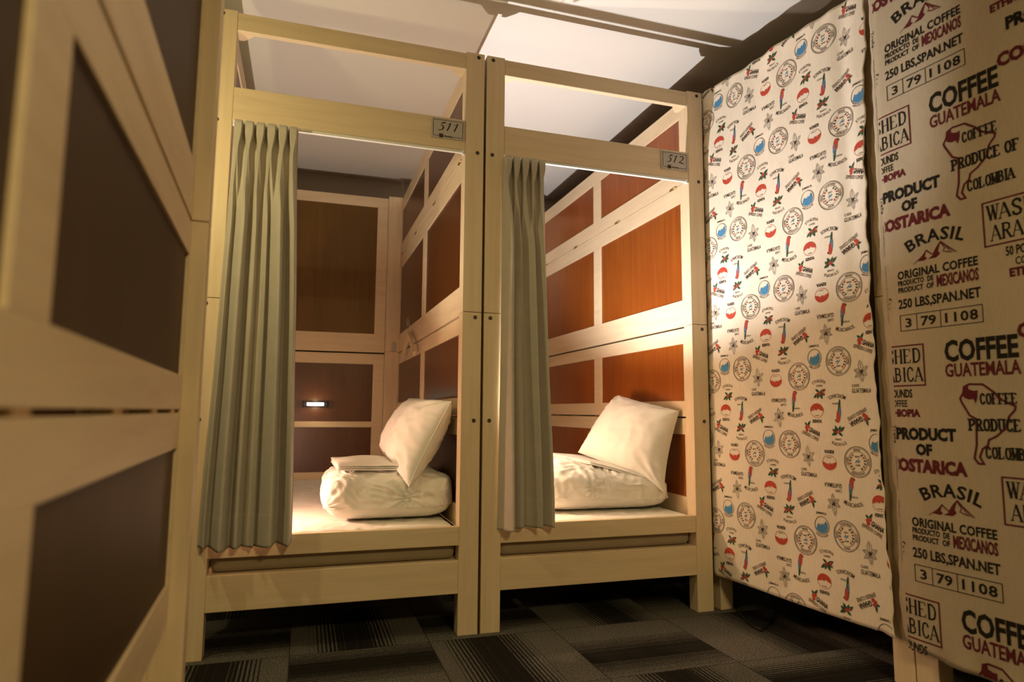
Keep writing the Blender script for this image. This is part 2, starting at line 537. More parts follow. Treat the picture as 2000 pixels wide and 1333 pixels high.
# ------------------------------------------------------------------ 2-D drawing for prints and plates
class D2:
    """flat drawing: list of (verts2d, faces, material index)"""
    cache = {}
    def __init__(self):
        self.p = []
    def poly(self, pts, mi=0):
        self.p.append(([tuple(q) for q in pts], [tuple(range(len(pts)))], mi))
        return self
    def stroke(self, pts, wd, mi=0, closed=False):
        ws = list(wd) if isinstance(wd, (list, tuple)) else [wd] * len(pts)
        P, w2 = [], []
        m = len(pts) if closed else len(pts) - 1
        for i in range(m):
            a, b = Vector(pts[i][:2]), Vector(pts[(i + 1) % len(pts)][:2])
            k = max(1, int((b - a).length / .014)) if max(ws) < .05 else 1
            for j in range(k):
                P.append(a + (b - a) * j / k)
                w2.append(ws[i] + (ws[(i + 1) % len(pts)] - ws[i]) * j / k)
        if not closed:
            P.append(Vector(pts[-1][:2])); w2.append(ws[-1])
        ws, n = w2, len(P)
        L, R = [], []
        for i in range(n):
            if closed:
                a, b = P[i - 1], P[(i + 1) % n]
            else:
                a, b = P[max(i - 1, 0)], P[min(i + 1, n - 1)]
            t1 = (P[i] - a); t2 = (b - P[i])
            t1 = t1.normalized() if t1.length > 1e-9 else None
            t2 = t2.normalized() if t2.length > 1e-9 else None
            t = ((t1 or t2) + (t2 or t1))
            if t.length < 1e-6:
                t = t1 or t2
            t = t.normalized()
            nn = Vector((-t.y, t.x))
            k = 1.0
            if t1 and t2:
                k = min(1.8, 1 / max(.3, t.dot(t1)))
            h = ws[i] / 2 * k
            L.append(P[i] + nn * h); R.append(P[i] - nn * h)
        vs = [tuple(q) for q in L + R]
        m = n if closed else n - 1
        self.p.append((vs, [(i, n + i, n + (i + 1) % n, (i + 1) % n) for i in range(m)], mi))
        return self
    def circle(self, c, r, wd, mi=0, n=40, ry=None, a0=0, a1=2 * PI):
        ry = ry or r
        full = abs(a1 - a0 - 2 * PI) < 1e-6
        k = n if full else n + 1
        return self.stroke([(c[0] + r * math.cos(a0 + (a1 - a0) * i / n), c[1] + ry * math.sin(a0 + (a1 - a0) * i / n)) for i in range(k)], wd, mi, full)
    def disc(self, c, r, mi=0, n=28, ry=None):
        ry = ry or r
        return self.poly([(c[0] + r * math.cos(2 * PI * i / n), c[1] + ry * math.sin(2 * PI * i / n)) for i in range(n)], mi)
    def leaf(self, a, b, wd, mi=0, outline=None):
        a, b = Vector(a), Vector(b)
        t = b - a
        nn = Vector((-t.y, t.x)).normalized()
        k = 9
        up = [a + t * (i / k) + nn * wd / 2 * math.sin(PI * (i / k) ** .8) for i in range(k + 1)]
        dn = [a + t * (i / k) - nn * wd / 2 * math.sin(PI * (i / k) ** .8) for i in range(k - 1, 0, -1)]
        pts = [tuple(q) for q in up + dn]
        if outline:
            self.stroke(pts, outline, mi, True)
            self.stroke([tuple(a), tuple(a + t * .8)], outline * .8, mi)
            for q in (.3, .5, .7):
                c = a + t * q
                d = t.normalized() * wd * .25
                self.stroke([tuple(c), tuple(c + nn * wd * .33 + d)], outline * .6, mi)
                self.stroke([tuple(c), tuple(c - nn * wd * .33 + d)], outline * .6, mi)
        else:
            self.poly(pts, mi)
        return self
    def raw_text(s, bold, shear, space):
        key = (s, bold, shear, space)
        if key not in D2.cache:
            c = bpy.data.curves.new('glyphs', 'FONT')
            c.body = s
            c.size = 1
            c.offset = bold
            c.shear = shear
            c.space_character = space
            c.resolution_u = 2
            o = bpy.data.objects.new('glyphs', c)
            me = bpy.data.meshes.new_from_object(o)
            D2.cache[key] = ([(p.co.x, p.co.y) for p in me.vertices], [tuple(p.vertices) for p in me.polygons])
            bpy.data.objects.remove(o); bpy.data.curves.remove(c); bpy.data.meshes.remove(me)
        return D2.cache[key]
    def text(self, s, cx, cy, wd, ht, mi=0, bold=0.0, shear=0.0, space=1.0, arc=0.0, anchor='c'):
        """fits string s in a box wd x ht centred on cx,cy (anchor l: cx is the left end); arc>0 bends the line upward in the middle (total angle)"""
        vs, fs = D2.raw_text(s, bold, shear, space)
        x0 = min(v[0] for v in vs); x1 = max(v[0] for v in vs)
        y0 = min(v[1] for v in vs); y1 = max(v[1] for v in vs)
        out = []
        if anchor == 'l':
            cx = cx + wd / 2
        for x, y in vs:
            px = ((x - x0) / (x1 - x0) - .5) * wd
            py = ((y - y0) / (y1 - y0) - .5) * ht
            if arc:
                r = wd / arc
                a = px / r
                px, py = (r + py) * math.sin(a), (r + py) * math.cos(a) - r
            out.append((cx + px, cy + py))
        self.p.append((out, fs, mi))
        return self
    def put(self, other, x, y, rot=0.0, sc=1.0):
        c, s = math.cos(rot) * sc, math.sin(rot) * sc
        for vs, fs, mi in other.p:
            self.p.append(([(x + c * a - s * b, y + s * a + c * b) for a, b in vs], fs, mi))
        return self

# serif capitals as strokes on a 1x1 cell: (points, heavy?) ; serifs added at listed feet
SERIF = {
 'W': ([((0, 1), (.28, 0), 1), ((.28, 0), (.5, .85), 0), ((.5, .95), (.74, 0), 1), ((.74, 0), (1, 1), 0)], [(0, 1), (.5, 1), (1, 1)]),
 'A': ([((.0, 0), (.46, 1), 0), ((.46, 1), (.95, 0), 1), ((.18, .34), (.78, .34), 0)], [(0, 0), (.95, 0)]),
 'S': ([((.85, .75), (.78, .93), (.5, 1), (.22, .92), (.14, .74), (.3, .58), (.68, .43), (.85, .25), (.76, .07), (.48, 0), (.2, .07), (.12, .26), 1)], []),
 'H': ([((.14, 0), (.14, 1), 1), ((.84, 0), (.84, 1), 1), ((.14, .52), (.84, .52), 0)], [(.14, 0), (.14, 1), (.84, 0), (.84, 1)]),
 'E': ([((.16, 0), (.16, 1), 1), ((.16, .98), (.82, .98), (.84, .8), 0), ((.16, .52), (.62, .52), 0), ((.16, .02), (.84, .02), (.88, .22), 0)], [(.16, 0), (.16, 1)]),
 'F': ([((.16, 0), (.16, 1), 1), ((.16, .98), (.82, .98), (.84, .78), 0), ((.16, .52), (.62, .52), 0)], [(.16, 0), (.16, 1)]),
 'D': ([((.16, 0), (.16, 1), 1), ((.16, .98), (.5, .98), (.78, .84), (.88, .5), (.78, .16), (.5, .02), (.16, .02), 2)], [(.16, 0), (.16, 1)]),
 'R': ([((.16, 0), (.16, 1), 1), ((.16, .98), (.55, .98), (.78, .88), (.78, .62), (.55, .52), (.16, .52), 2), ((.46, .52), (.9, 0), 1)], [(.16, 0), (.16, 1), (.9, 0)]),
 'B': ([((.16, 0), (.16, 1), 1), ((.16, .98), (.52, .98), (.72, .88), (.72, .64), (.52, .54), (.16, .54), 2), ((.5, .54), (.8, .44), (.82, .14), (.55, .02), (.16, .02), 2)], [(.16, 0), (.16, 1)]),
 'I': ([((.5, 0), (.5, 1), 1)], [(.5, 0), (.5, 1)]),
 'C': ([((.86, .74), (.74, .94), (.5, 1), (.24, .88), (.12, .5), (.24, .12), (.5, 0), (.76, .07), (.88, .26), 2)], []),
 'O': ([((.5, 1), (.24, .9), (.1, .5), (.24, .1), (.5, 0), (.76, .1), (.9, .5), (.76, .9), (.5, 1), 2)], []),
 'P': ([((.16, 0), (.16, 1), 1), ((.16, .98), (.55, .98), (.82, .86), (.82, .6), (.55, .46), (.16, .46), 2)], [(.16, 0), (.16, 1)]),
 'U': ([((.16, 1), (.16, .25), (.3, .04), (.5, 0), (.7, .04), (.84, .25), (.84, 1), 2)], [(.16, 1), (.84, 1)]),
 'L': ([((.16, 0), (.16, 1), 1), ((.16, .02), (.82, .02), (.86, .26), 0)], [(.16, 0), (.16, 1)]),
 'M': ([((.08, 0), (.08, 1), 0), ((.08, 1), (.5, .1), 1), ((.5, .1), (.92, 1), 0), ((.92, 0), (.92, 1), 1)], [(.08, 0), (.08, 1), (.92, 0), (.92, 1)]),
}
def serif(d, s, x, y, cw, ht, mi, heavy=.16, thin=.06, slab=.32, narrow='I'):
    """left end x, baseline y, cell width cw"""
    for ch in s:
        if ch != ' ':
            k = .5 if ch == 'I' else 1.0
            c = cw * k
            st, feet = SERIF[ch]
            for sk in st:
                wgt = (thin, heavy, (heavy + thin) / 2 * 1.15)[sk[-1]] * cw
                d.stroke([(x + (p[0]) * c * .9, y + p[1] * ht) for p in sk[:-1]], wgt, mi)
            for fx, fy in feet:
                px, py = x + fx * c * .9, y + fy * ht
                d.stroke([(px - slab * cw * .5, py), (px + slab * cw * .5, py)], thin * cw * 1.25, mi)
            x += c * 1.02
        else:
            x += cw * .5
    return x

def to_surface(mb, d, fn, clip=None, off=0):
    """adds a drawing to a mesh through fn(u,v)->xyz ; clip = list of (point, normal) half planes to keep (normal points to the discarded side)"""
    for vs, fs, mi in d.p:
        if clip:
            kill = False
            need = []
            for (cx, cy), (nx, ny) in clip:
                dd = [(x - cx) * nx + (y - cy) * ny for x, y in vs]
                if min(dd) > 0:
                    kill = True
                elif max(dd) > 0:
                    need.append(((cx, cy), (nx, ny)))
            if kill:
                continue
            if need:
                bm = bmesh.new()
                vv = [bm.verts.new((x, y, 0)) for x, y in vs]
                for f in fs:
                    try:
                        bm.faces.new([vv[i] for i in f])
                    except ValueError:
                        pass
                for (cx, cy), (nx, ny) in need:
                    bmesh.ops.bisect_plane(bm, geom=list(bm.verts) + list(bm.edges) + list(bm.faces), plane_co=(cx, cy, 0), plane_no=(nx, ny, 0), clear_outer=True)
                bm.verts.index_update()
                vs = [(q.co.x, q.co.y) for q in bm.verts]
                fs = [tuple(q.index for q in f.verts) for f in bm.faces]
                bm.free()
                if not fs:
                    continue
        mb.add([fn(x, y) for x, y in vs], fs, mi + off)

# ------------------------------------------------------------------ number plates
def script_digit(ch):
    d = D2()
    if ch == '5':
        d.stroke([(.95, 1.0), (.80, .95), (.55, .93), (.42, .90)], [.05, .16, .17, .07])
        d.stroke([(.44, .93), (.36, .72), (.33, .60)], [.06, .05, .07])
        d.stroke([(.33, .61), (.52, .58), (.62, .44), (.58, .22), (.42, .05), (.20, -.02), (.02, .02)], [.05, .12, .16, .15, .10, .06, .12])
    elif ch == '1':
        d.stroke([(.16, .74), (.34, .80), (.66, 1.0)], [.04, .05, .09])
        d.stroke([(.66, 1.0), (.48, .60), (.28, .16), (.22, 0.0)], [.12, .15, .15, .17])
    elif ch == '2':
        d.stroke([(.24, .76), (.36, .94), (.60, 1.0), (.78, .84), (.72, .60), (.46, .34), (.08, .06)], [.06, .09, .12, .16, .14, .09, .06])
        d.stroke([(.06, .06), (.30, .12), (.55, .02), (.88, .0)], [.06, .13, .15, .10])
    return d
def number_plate(cabin, digits):
    x0, x1, z0, z1 = W - .243 + .009, W - .087, 2.061, 2.1505
    mb = MB().box((x0, -.0035, z0), (x1, .0025, z1), 0, bev=.0012)
    d = D2()
    cx, cz = (x0 + x1) / 2, (z0 + z1) / 2
    hw, hh = (x1 - x0) / 2 - .009, (z1 - z0) / 2 - .009
    d.stroke([(cx - hw, cz - hh), (cx + hw, cz - hh), (cx + hw, cz + hh), (cx - hw, cz + hh)], .0022, 1, True)
    for i, ch in enumerate(digits):
        d.put(script_digit(ch), cx - .043 + i * .031, cz - .010, 0, .036)
        for vs, fs, mi in d.p[-4:]:
            pass
    # small square emblem with a line of script
    ex, ez = cx - .030, cz - .034
    d.poly([(ex - .009, ez - .009), (ex + .009, ez - .009), (ex + .009, ez + .009), (ex - .009, ez + .009)], 1)
    d.stroke([(ex + .014, ez - .004)] + [(ex + .014 + .0034 * i, ez - .004 + (0, .0065, .001, .004, -.001, .0035)[i % 6]) for i in range(1, 12)], .0026, 1)
    dd = D2()
    dd.p = [(v, f, 2 if m == 0 else m) for v, f, m in d.p]
    to_surface(mb, dd, lambda u, v: (u, -.0041, v))
    o = mb.build('number_plate', [PLATE, INKF, INK], cabin)
    o['label'] = 'small framed plate with handwritten-style number ' + digits
    return o
number_plate(C511, '511')
number_plate(C512, '512')

# ------------------------------------------------------------------ printed fabrics on the right
def fold1(s, z):
    q = .0035 * math.sin(7.5 * s + .9 * z + .4) + .0016 * math.sin(31 * s + 1.1 * math.sin(1.3 * z)) * min(1, max(0, (z - .2) * .7))
    q += .0022 * math.sin(58 * s + .5 * z) * math.exp(-((2.47 - z) / .10) ** 2)
    q += -.010 * math.exp(-((s - .80 - .012 * math.sin(2 * z)) / .035) ** 2) * (.35 + .65 * min(1, z / 1.5))
    return q
def fold2(s, z):
    q = .003 * math.sin(6.0 * s + .5 * z) + .0015 * math.sin(19 * s + .7 * z)
    q += .006 * math.exp(-((z - .13) / .035) ** 2) * math.sin(46 * s + 1)
    q += -.006 * math.exp(-((s - .915) / .018) ** 2)
    return q
def hang(fold, base=0.0):
    def fn(s, z, lift=0.0):
        p = F0 + FD * s - FN * (fold(s, z) + base + lift)
        return (p.x, p.y, z)
    return fn
def lerp_tab(tab, z):
    for (za, a), (zb, b) in zip(tab, tab[1:]):
        if za <= z <= zb:
            return a + (b - a) * (z - za) / (zb - za)
    return tab[0][1] if z < tab[0][0] else tab[-1][1]
E1 = [(.15, .890), (.265, .887), (.45, .878), (.65, .872), (.91, .868), (1.35, .863), (1.78, .867), (2.05, .880), (2.30, .896), (2.48, .905)]
def edge1(z):
    return lerp_tab(E1, z) + .004 * math.sin(23 * z) + .0025 * math.sin(51 * z + 1) + .0012 * math.sin(110 * z)
def bot1(s):
    return .158 + .002 * math.sin(9 * s) - .003 * s + (.004 * math.sin(70 * s) if s > .8 else 0)
def top1(s):
    return 2.476 - .012 * s + .003 * math.sin(17 * s) + .0025 * math.sin(44 * s)
E2 = [(.12, .917), (.24, .904), (.5, .913), (.74, .915), (1.34, .903), (1.8, .906), (2.29, .911), (2.48, .912)]
def edge2(z):
    return lerp_tab(E2, z) + .0012 * math.sin(64 * z)
def bot2(s):
    return .124 + .033 * max(0, 1 - (s - .905) / .14) + .003 * math.sin(13 * s)
def sheet_mesh(fn, s_of, z_of, nu, nv, th=.0016, mi=0):
    mb = MB()
    for side, lift in ((0, 0.0), (1, -th)):
        vs, fs = [], []
        for j in range(nv + 1):
            for i in range(nu + 1):
                s, z = s_of(i / nu, j / nv), z_of(i / nu, j / nv)
                vs.append(fn(s, z, lift))
        for j in range(nv):
            for i in range(nu):
                a = j * (nu + 1) + i
                f = (a, a + 1, a + nu + 2, a + nu + 1)
                fs.append(f if side == 1 else f[::-1])
        mb.add(vs, fs, mi, True)
    n = (nu + 1) * (nv + 1)
    rim = [i for i in range(nu + 1)] + [j * (nu + 1) + nu for j in range(1, nv + 1)] + [nv * (nu + 1) + i for i in range(nu - 1, -1, -1)] + [j * (nu + 1) for j in range(nv - 1, 0, -1)]
    for a, b in zip(rim, rim[1:] + rim[:1]):
        mb.f.append((a, b, b + n, a + n)); mb.m.append(mi); mb.s.append(False)
    return mb
fn1 = hang(fold1)
fab1 = sheet_mesh(fn1, lambda u, v: -.013 + u * (edge1(.158 + v * 2.31) + .013), lambda u, v: bot1(u * .88) + v * (top1(u * .88) - bot1(u * .88)), 120, 170)

# the thirteen small prints (material slots: 1 ink, 2 soft ink, 3 red, 4 green, 5 blue, 6 canvas-coloured gap)
def m_jamaica():
    d = D2()
    R = .033
    d.circle((0, 0), R, .0022, 2, 36)
    pts = [(-.85, -.45), (-.72, -.05), (-.52, .28), (-.38, .02), (-.22, .18), (-.08, .02), (.10, .34), (.24, .12), (.42, .34), (.62, .62), (.80, .35), (.88, -.2), (.70, -.64), (.35, -.88), (0, -.94), (-.4, -.84), (-.7, -.6)]
    d.poly([(a * R * .94, b * R * .94) for a, b in pts], 5)
    d.text('JAMAICA', 0, R + .012, .050, .0115, 1, .02)
    d.text('JAMAICAN COFFEE', 0, -R - .008, .062, .0075, 2, .02, arc=-1.5)
    return d
def m_seal(flip):
    d = D2()
    d.circle((0, 0), .0545, .0020, 2, 44)
    d.circle((0, 0), .0505, .0010, 2, 44)
    d.circle((0, 0), .0370, .0016, 2, 40)
    for k in range(4):
        t = D2()
        t.text(('HOUSE BLEND', 'COFFEE', 'BEANS', 'ROAST')[k], 0, 0, (.052, .030, .026, .026)[k], .0075, 2, .02, arc=(.052, .030, .026, .026)[k] / .0437)
        a = k * PI / 2
        d.put(t, .0437 * math.sin(a), .0437 * math.cos(a), -a)
    for a in range(-150, 151, 22):
        if abs(a) < 25:
            continue
        r = math.radians(a) - PI / 2 * 0
        c = (.0290 * math.sin(r), -.0290 * math.cos(r) * -1)
        q = (.0345 * math.sin(r + .18), .0345 * math.cos(r + .18))
        d.leaf((.0245 * math.sin(r), .0245 * math.cos(r)), q, .0062, 3 if (a // 22) % 3 == 0 else 2)
    d.text('BEST', 0, .012, .018, .0058, 2, .02)
    d.stroke([(-.010, -.006), (-.004, .002), (.002, -.004), (.008, .004)], .003, 5)
    d.stroke([(-.002, -.004), (-.004, -.012)], .0022, 5)
    d.text('2008', 0, -.0185, .018, .0060, 2, .02)
    return d
def m_guatemala():
    d = D2()
    o = .0012
    c = (0, .030)
    d.leaf((0, .036), (-.004, .076), .019, 1, o)
    d.leaf((.002, .034), (.030, .052), .015, 1, o)
    d.leaf((.002, .030), (.026, .020), .015, 1, o)
    d.leaf((0, .030), (.004, -.004), .016, 1, o)
    d.leaf((-.002, .030), (-.024, .014), .014, 1, o)
    d.leaf((-.002, .033), (-.028, .042), .014, 1, o)
    d.disc((0, .032), .0040, 1, 10); d.disc((.006, .037), .0030, 1, 10); d.disc((-.004, .038), .003, 1, 10)
    d.text('CAFE', -.024, -.016, .028, .0105, 2, .01)
    d.text('GUATEMALA', 0, -.0345, .078, .0165, 1, .008)
    return d
def m_kenya():
    d = D2()
    a, b = .0315, .0270
    d.circle((0, 0), a, .0014, 3, 36, b)
    top = [(a * math.cos(t), b * math.sin(t)) for t in [(-.12 + (PI + .24) * i / 20) for i in range(21)]]
    low = [(-.80, -.10), (-.62, .05), (-.50, -.02), (-.40, .30), (-.24, .02), (-.12, .16), (0, -.02), (.16, .34), (.30, .10), (.42, .20), (.58, -.02), (.74, .02)]
    d.poly(top + [(p[0] * a, p[1] * b) for p in low], 3)
    d.text('COFFEE', 0, -.019, .022, .0045, 2, .02)
    d.text('KENYA', 0, -b - .014, .044, .0130, 1, .035)
    return d
def m_ghana():
    d = D2()
    for x, y, r in ((-.031, .004, .0068), (-.022, .010, .0068), (-.025, -.005, .0075)):
        d.disc((x, y), r, 3, 16)
        d.disc((x + .001, y), r * .28, 2, 8)
    d.leaf((-.027, .012), (-.020, .036), .010, 4)
    d.leaf((-.030, .012), (-.044, .020), .009, 4)
    d.text('GHANA', .013, .002, .054, .0195, 1, .03, .12)
    d.text('ESPRESSO COFFEE', -.002, -.020, .084, .0135, 2, .012, .1)
    return d
def m_ethiopia():
    d = D2()
    d.text('ETHIOPIA', 0, .030, .066, .0125, 2, .0, arc=1.0)
    d.text('COFFEE', 0, .0115, .030, .0070, 2, .02)
    d.leaf((-.004, -.016), (-.030, -.036), .013, 4)
    d.leaf((-.002, -.014), (-.020, .000), .010, 4)
    d.leaf((.002, -.016), (.030, -.002), .014, 4)
    d.leaf((.002, -.018), (.014, -.040), .012, 4)
    d.leaf((.004, -.016), (.026, -.026), .010, 4)
    d.leaf((-.002, -.018), (-.012, -.040), .009, 4)
    d.disc((.001, -.017), .0080, 3, 14); d.disc((-.012, -.022), .0060, 3, 12); d.disc((.016, -.011), .0055, 3, 12); d.disc((.020, -.020), .0045, 3, 10)
    return d
def m_parrot():
    d = D2()
    d.poly([(.000, .058), (.006, .060), (.011, .055), (.011, .046), (.010, .036), (.008, .020), (.002, .012), (-.005, .016), (-.008, .030), (-.006, .044)], 3)
    d.stroke([(.010, .056), (.015, .052), (.014, .046)], .0028, 1)
    d.poly([(-.006, .042), (-.001, .036), (.001, .020), (-.001, .004), (-.006, -.002), (-.010, .012), (-.010, .030)], 5)
    d.poly([(.004, .016), (.001, .004), (-.001, -.014), (-.006, -.028), (-.009, -.026), (-.008, -.006), (-.004, .012)], 4)
    d.stroke([(.000, .058), (-.006, .044), (-.008, .030), (-.010, .012), (-.009, -.026)], .0012, 1)
    d.disc((.006, .054), .0012, 1, 8)
    d.text('CAFE DO', .013, -.012, .026, .0065, 1, .02)
    d.text('MEXICANOS', .004, -.041, .078, .0150, 1, .004, arc=-1.0)
    return d
if SHOW_PRINT:
    kinds = [(m_jamaica(), 0, 0, 0), (m_seal(0), .109, -.020, 0), (m_seal(1), .170, .250, PI), (m_guatemala(), .201, -.098, 0), (m_guatemala(), .060, .122, PI),
             (m_kenya(), .301, -.080, PI), (m_kenya(), 0, -.204, 0), (m_ghana(), .225, .035, -.36), (m_ghana(), .184, -.236, PI + .48),
             (m_ethiopia(), .017, -.121, 0), (m_ethiopia(), .347, .020, PI), (m_parrot(), .140, .135, 0), (m_parrot(), .100, -.190, PI)]
    PZ = .6375
    for a in range(-3, 6):
        for b in range(-3, 8):
            ox = .1 + .2525 * a
            oz = 2.388 - PZ / 2 * a - PZ * (b - 3)
            for d, x, z, r in kinds:
                cx, cz = ox + x, oz + z
                if not (-.05 < cx < .96 and .10 < cz < 2.53):
                    continue
                q = D2().put(d, cx, cz, r)
                e = edge1(cz)
                sl = (edge1(cz + .03) - edge1(cz - .03)) / .06
                clip = [((e - .003, cz), (1, -sl)), ((0, bot1(cx) + .002), (0, -1)), ((0, top1(cx) - .002), (0, 1)), ((-.010, 0), (-1, 0))]
                to_surface(fab1, q, lambda s, z: fn1(s, z, .0011), clip)
f1 = fab1.build('printed_fabric', [CANVAS, INK, INKF, RED, GREEN, BLUE])
tag(f1, 'cream canvas hanging with small coffee emblems, parrots and seals beside cabin 512', 'fabric')

fn2 = hang(fold2, .0)
fab2 = sheet_mesh(fn2, lambda u, v: edge2(.125 + v * 2.345) + u * (1.95 - edge2(.125 + v * 2.345)), lambda u, v: bot2(.905 + u * 1.03) + v * (2.468 - bot2(.905 + u * 1.03)), 120, 130)
def big_block():
    """one repeat of the large print; z measured from the ORIGINAL COFFEE line; column s as on the cloth. slots 1 black, 2 maroon"""
    d = D2()
    d.text('BRASIL', 1.105, .112, .200, .042, 1, .022, .0, 1.08, arc=.95)
    # mountain
    K, M_ = 1, 2
    m = [(1.030, .028), (1.062, .050), (1.076, .066), (1.088, .055), (1.097, .048), (1.110, .068), (1.124, .084), (1.140, .068), (1.158, .052), (1.174, .040)]
    d.stroke(m, [.0015, .003, .004, .003, .003, .004, .005, .004, .0035, .0015], 2)
    d.poly([(1.045, .036), (1.062, .048), (1.074, .062), (1.070, .046), (1.078, .040), (1.068, .034)], 2)
    d.poly([(1.080, .036), (1.097, .046), (1.112, .066), (1.122, .080), (1.114, .056), (1.120, .046), (1.108, .036)], 2)
    d.stroke([(1.124, .082), (1.136, .062), (1.130, .052), (1.146, .046), (1.158, .042)], [.003, .003, .002, .003, .001], 2)
    d.stroke([(1.140, .066), (1.150, .050), (1.168, .040)], [.003, .002, .001], 2)
    d.text('ORIGINAL COFFEE', .970, .0, .2635, .0300, 1, .028, 0, 1.05, anchor='l')
    d.text('PRODUCTO  DE', .970, -.0275, .1240, .0190, 1, .028, 0, 1.05, anchor='l')
    d.text('PRODUCT  OF', .970, -.0510, .1240, .0190, 1, .028, 0, 1.05, anchor='l')
    d.text('MEXICANOS', 1.104, -.0415, .1290, .0400, 2, .030, anchor='l')
    d.text('250 LBS,SPAN.NET', .967, -.101, .2690, .0385, 1, .024, anchor='l')
    x0, x1, z0, z1 = .9705, 1.237, -.190, -.137
    d.stroke([(x0, z0), (x1, z0), (x1, z1), (x0, z1)], .0022, 1, True)
    d.stroke([(1.030, z0), (1.030, z1)], .0020, 1)
    d.stroke([(1.109, z0), (1.109, z1)], .0020, 1)
    d.text('3', 1.000, -.164, .022, .031, 1, .02); d.text('79', 1.069, -.164, .050, .032, 1, .02); d.text('1108', 1.173, -.164, .100, .032, 1, .02, 0, 1.1)
    d.text('COFFEE', 1.114, -.270, .214, .0700, 1, .034, anchor='l')
    d.text('GUATEMALA', 1.113, -.331, .218, .0430, 2, .022, anchor='l')
    # outline map
    mp = [(1.183, .991), (1.222, .989), (1.253, .964), (1.266, .945), (1.309, .923), (1.306, .912), (1.289, .893), (1.282, .863), (1.252, .836), (1.229, .824), (1.225, .808), (1.209, .796), (1.2, .772), (1.21, .752), (1.195, .752), (1.184, .767), (1.193, .807), (1.197, .885), (1.178, .896), (1.157, .936), (1.153, .948), (1.163, .964), (1.168, .984)]
    mp = [(a, b - 1.367) for a, b in mp]
    d.stroke(mp, .0060, 2, True)
    col = [(1.164, .985), (1.178, .990), (1.180, .975), (1.195, .970), (1.206, .972), (1.204, .950), (1.198, .932), (1.192, .946), (1.180, .944), (1.166, .950), (1.160, .962)]
    d.poly([(a, b - 1.367) for a, b in col], 2)
    serif(d, 'COFFEE', 1.211, -.4365, .0172, .0300, 1, .32, .17, .62)
    serif(d, 'PRODUCE OF', 1.174, -.5155, .0206, .0330, 1, .32, .17, .62)
    serif(d, 'COLOMBIA', 1.217, -.5965, .0178, .0320, 1, .32, .17, .62)
    # washed arabica label
    r0, r1, q0, q1 = .828, 1.0455, -.374, -.240
    d.stroke([(r0, q0), (r1, q0), (r1, q1), (r0, q1)], .0045, 2, True)
    serif(d, 'WASHED', .842, -.298, .0322, .0460, 1, .20, .075, .30)
    serif(d, 'ARABICA', .848, -.360, .0292, .0460, 1, .20, .075, .30)
    d.text('50 POUNDS', .884, -.400, .114, .0290, 1, .022, anchor='l')
    d.text('COFFEE', .908, -.433, .070, .0230, 1, .012, anchor='l')
    d.text('ETHIOPIA', .890, -.465, .132, .0270, 2, .05, anchor='l')
    d.text('PRODUCT', .929, -.533, .205, .0420, 1, .055, anchor='l')
    d.text('OF', 1.027, -.583, .056, .0390, 1, .055)
    d.text('COSTARICA', .898, -.636, .263, .0450, 2, .055, anchor='l')
    return d
if SHOW_PRINT:
    blk = big_block()
    P2 = .8175
    for col in range(-1, 3):
        for row in range(-2, 4):
            dz = 1.366 + P2 * row - (P2 / 2) * col
            q = D2()
            for vs, fs, mi in blk.p:
                vv = [(x + .4295 * col, y + dz) for x, y in vs]
                if max(p[1] for p in vv) < .12 or min(p[1] for p in vv) > 2.47 or min(p[0] for p in vv) > 1.94 or max(p[0] for p in vv) < .92:
                    continue
                q.p.append((vv, fs, mi))
            to_surface(fab2, q, lambda s, z: fn2(s, z, .0011), [((.9290, 0), (-1, 0)), ((0, .132), (0, -1)), ((0, 2.462), (0, 1)), ((1.945, 0), (1, 0))])
    sv = D2()
    for z0 in (2.25, 1.63, .83):
        for k, (tx, ln, hh) in enumerate((('Trefle', .062, .012), ('www.trefle-fabric.com', .110, .0055), ('Designed by trefle Co Ltd Made in Japan', .200, .0055))):
            t = D2().text(tx, 0, 0, ln, hh, 1)
            sv.put(t, .9215, z0 - (.0, .13, .32)[k], -PI / 2)
    to_surface(fab2, sv, lambda s, z: fn2(s, z, .0011), None)
f2 = fab2.build('printed_fabric', [CANVAS2, INKL, MAROON])
tag(f2, 'oatmeal canvas hanging with large coffee sack lettering at the right edge', 'fabric')

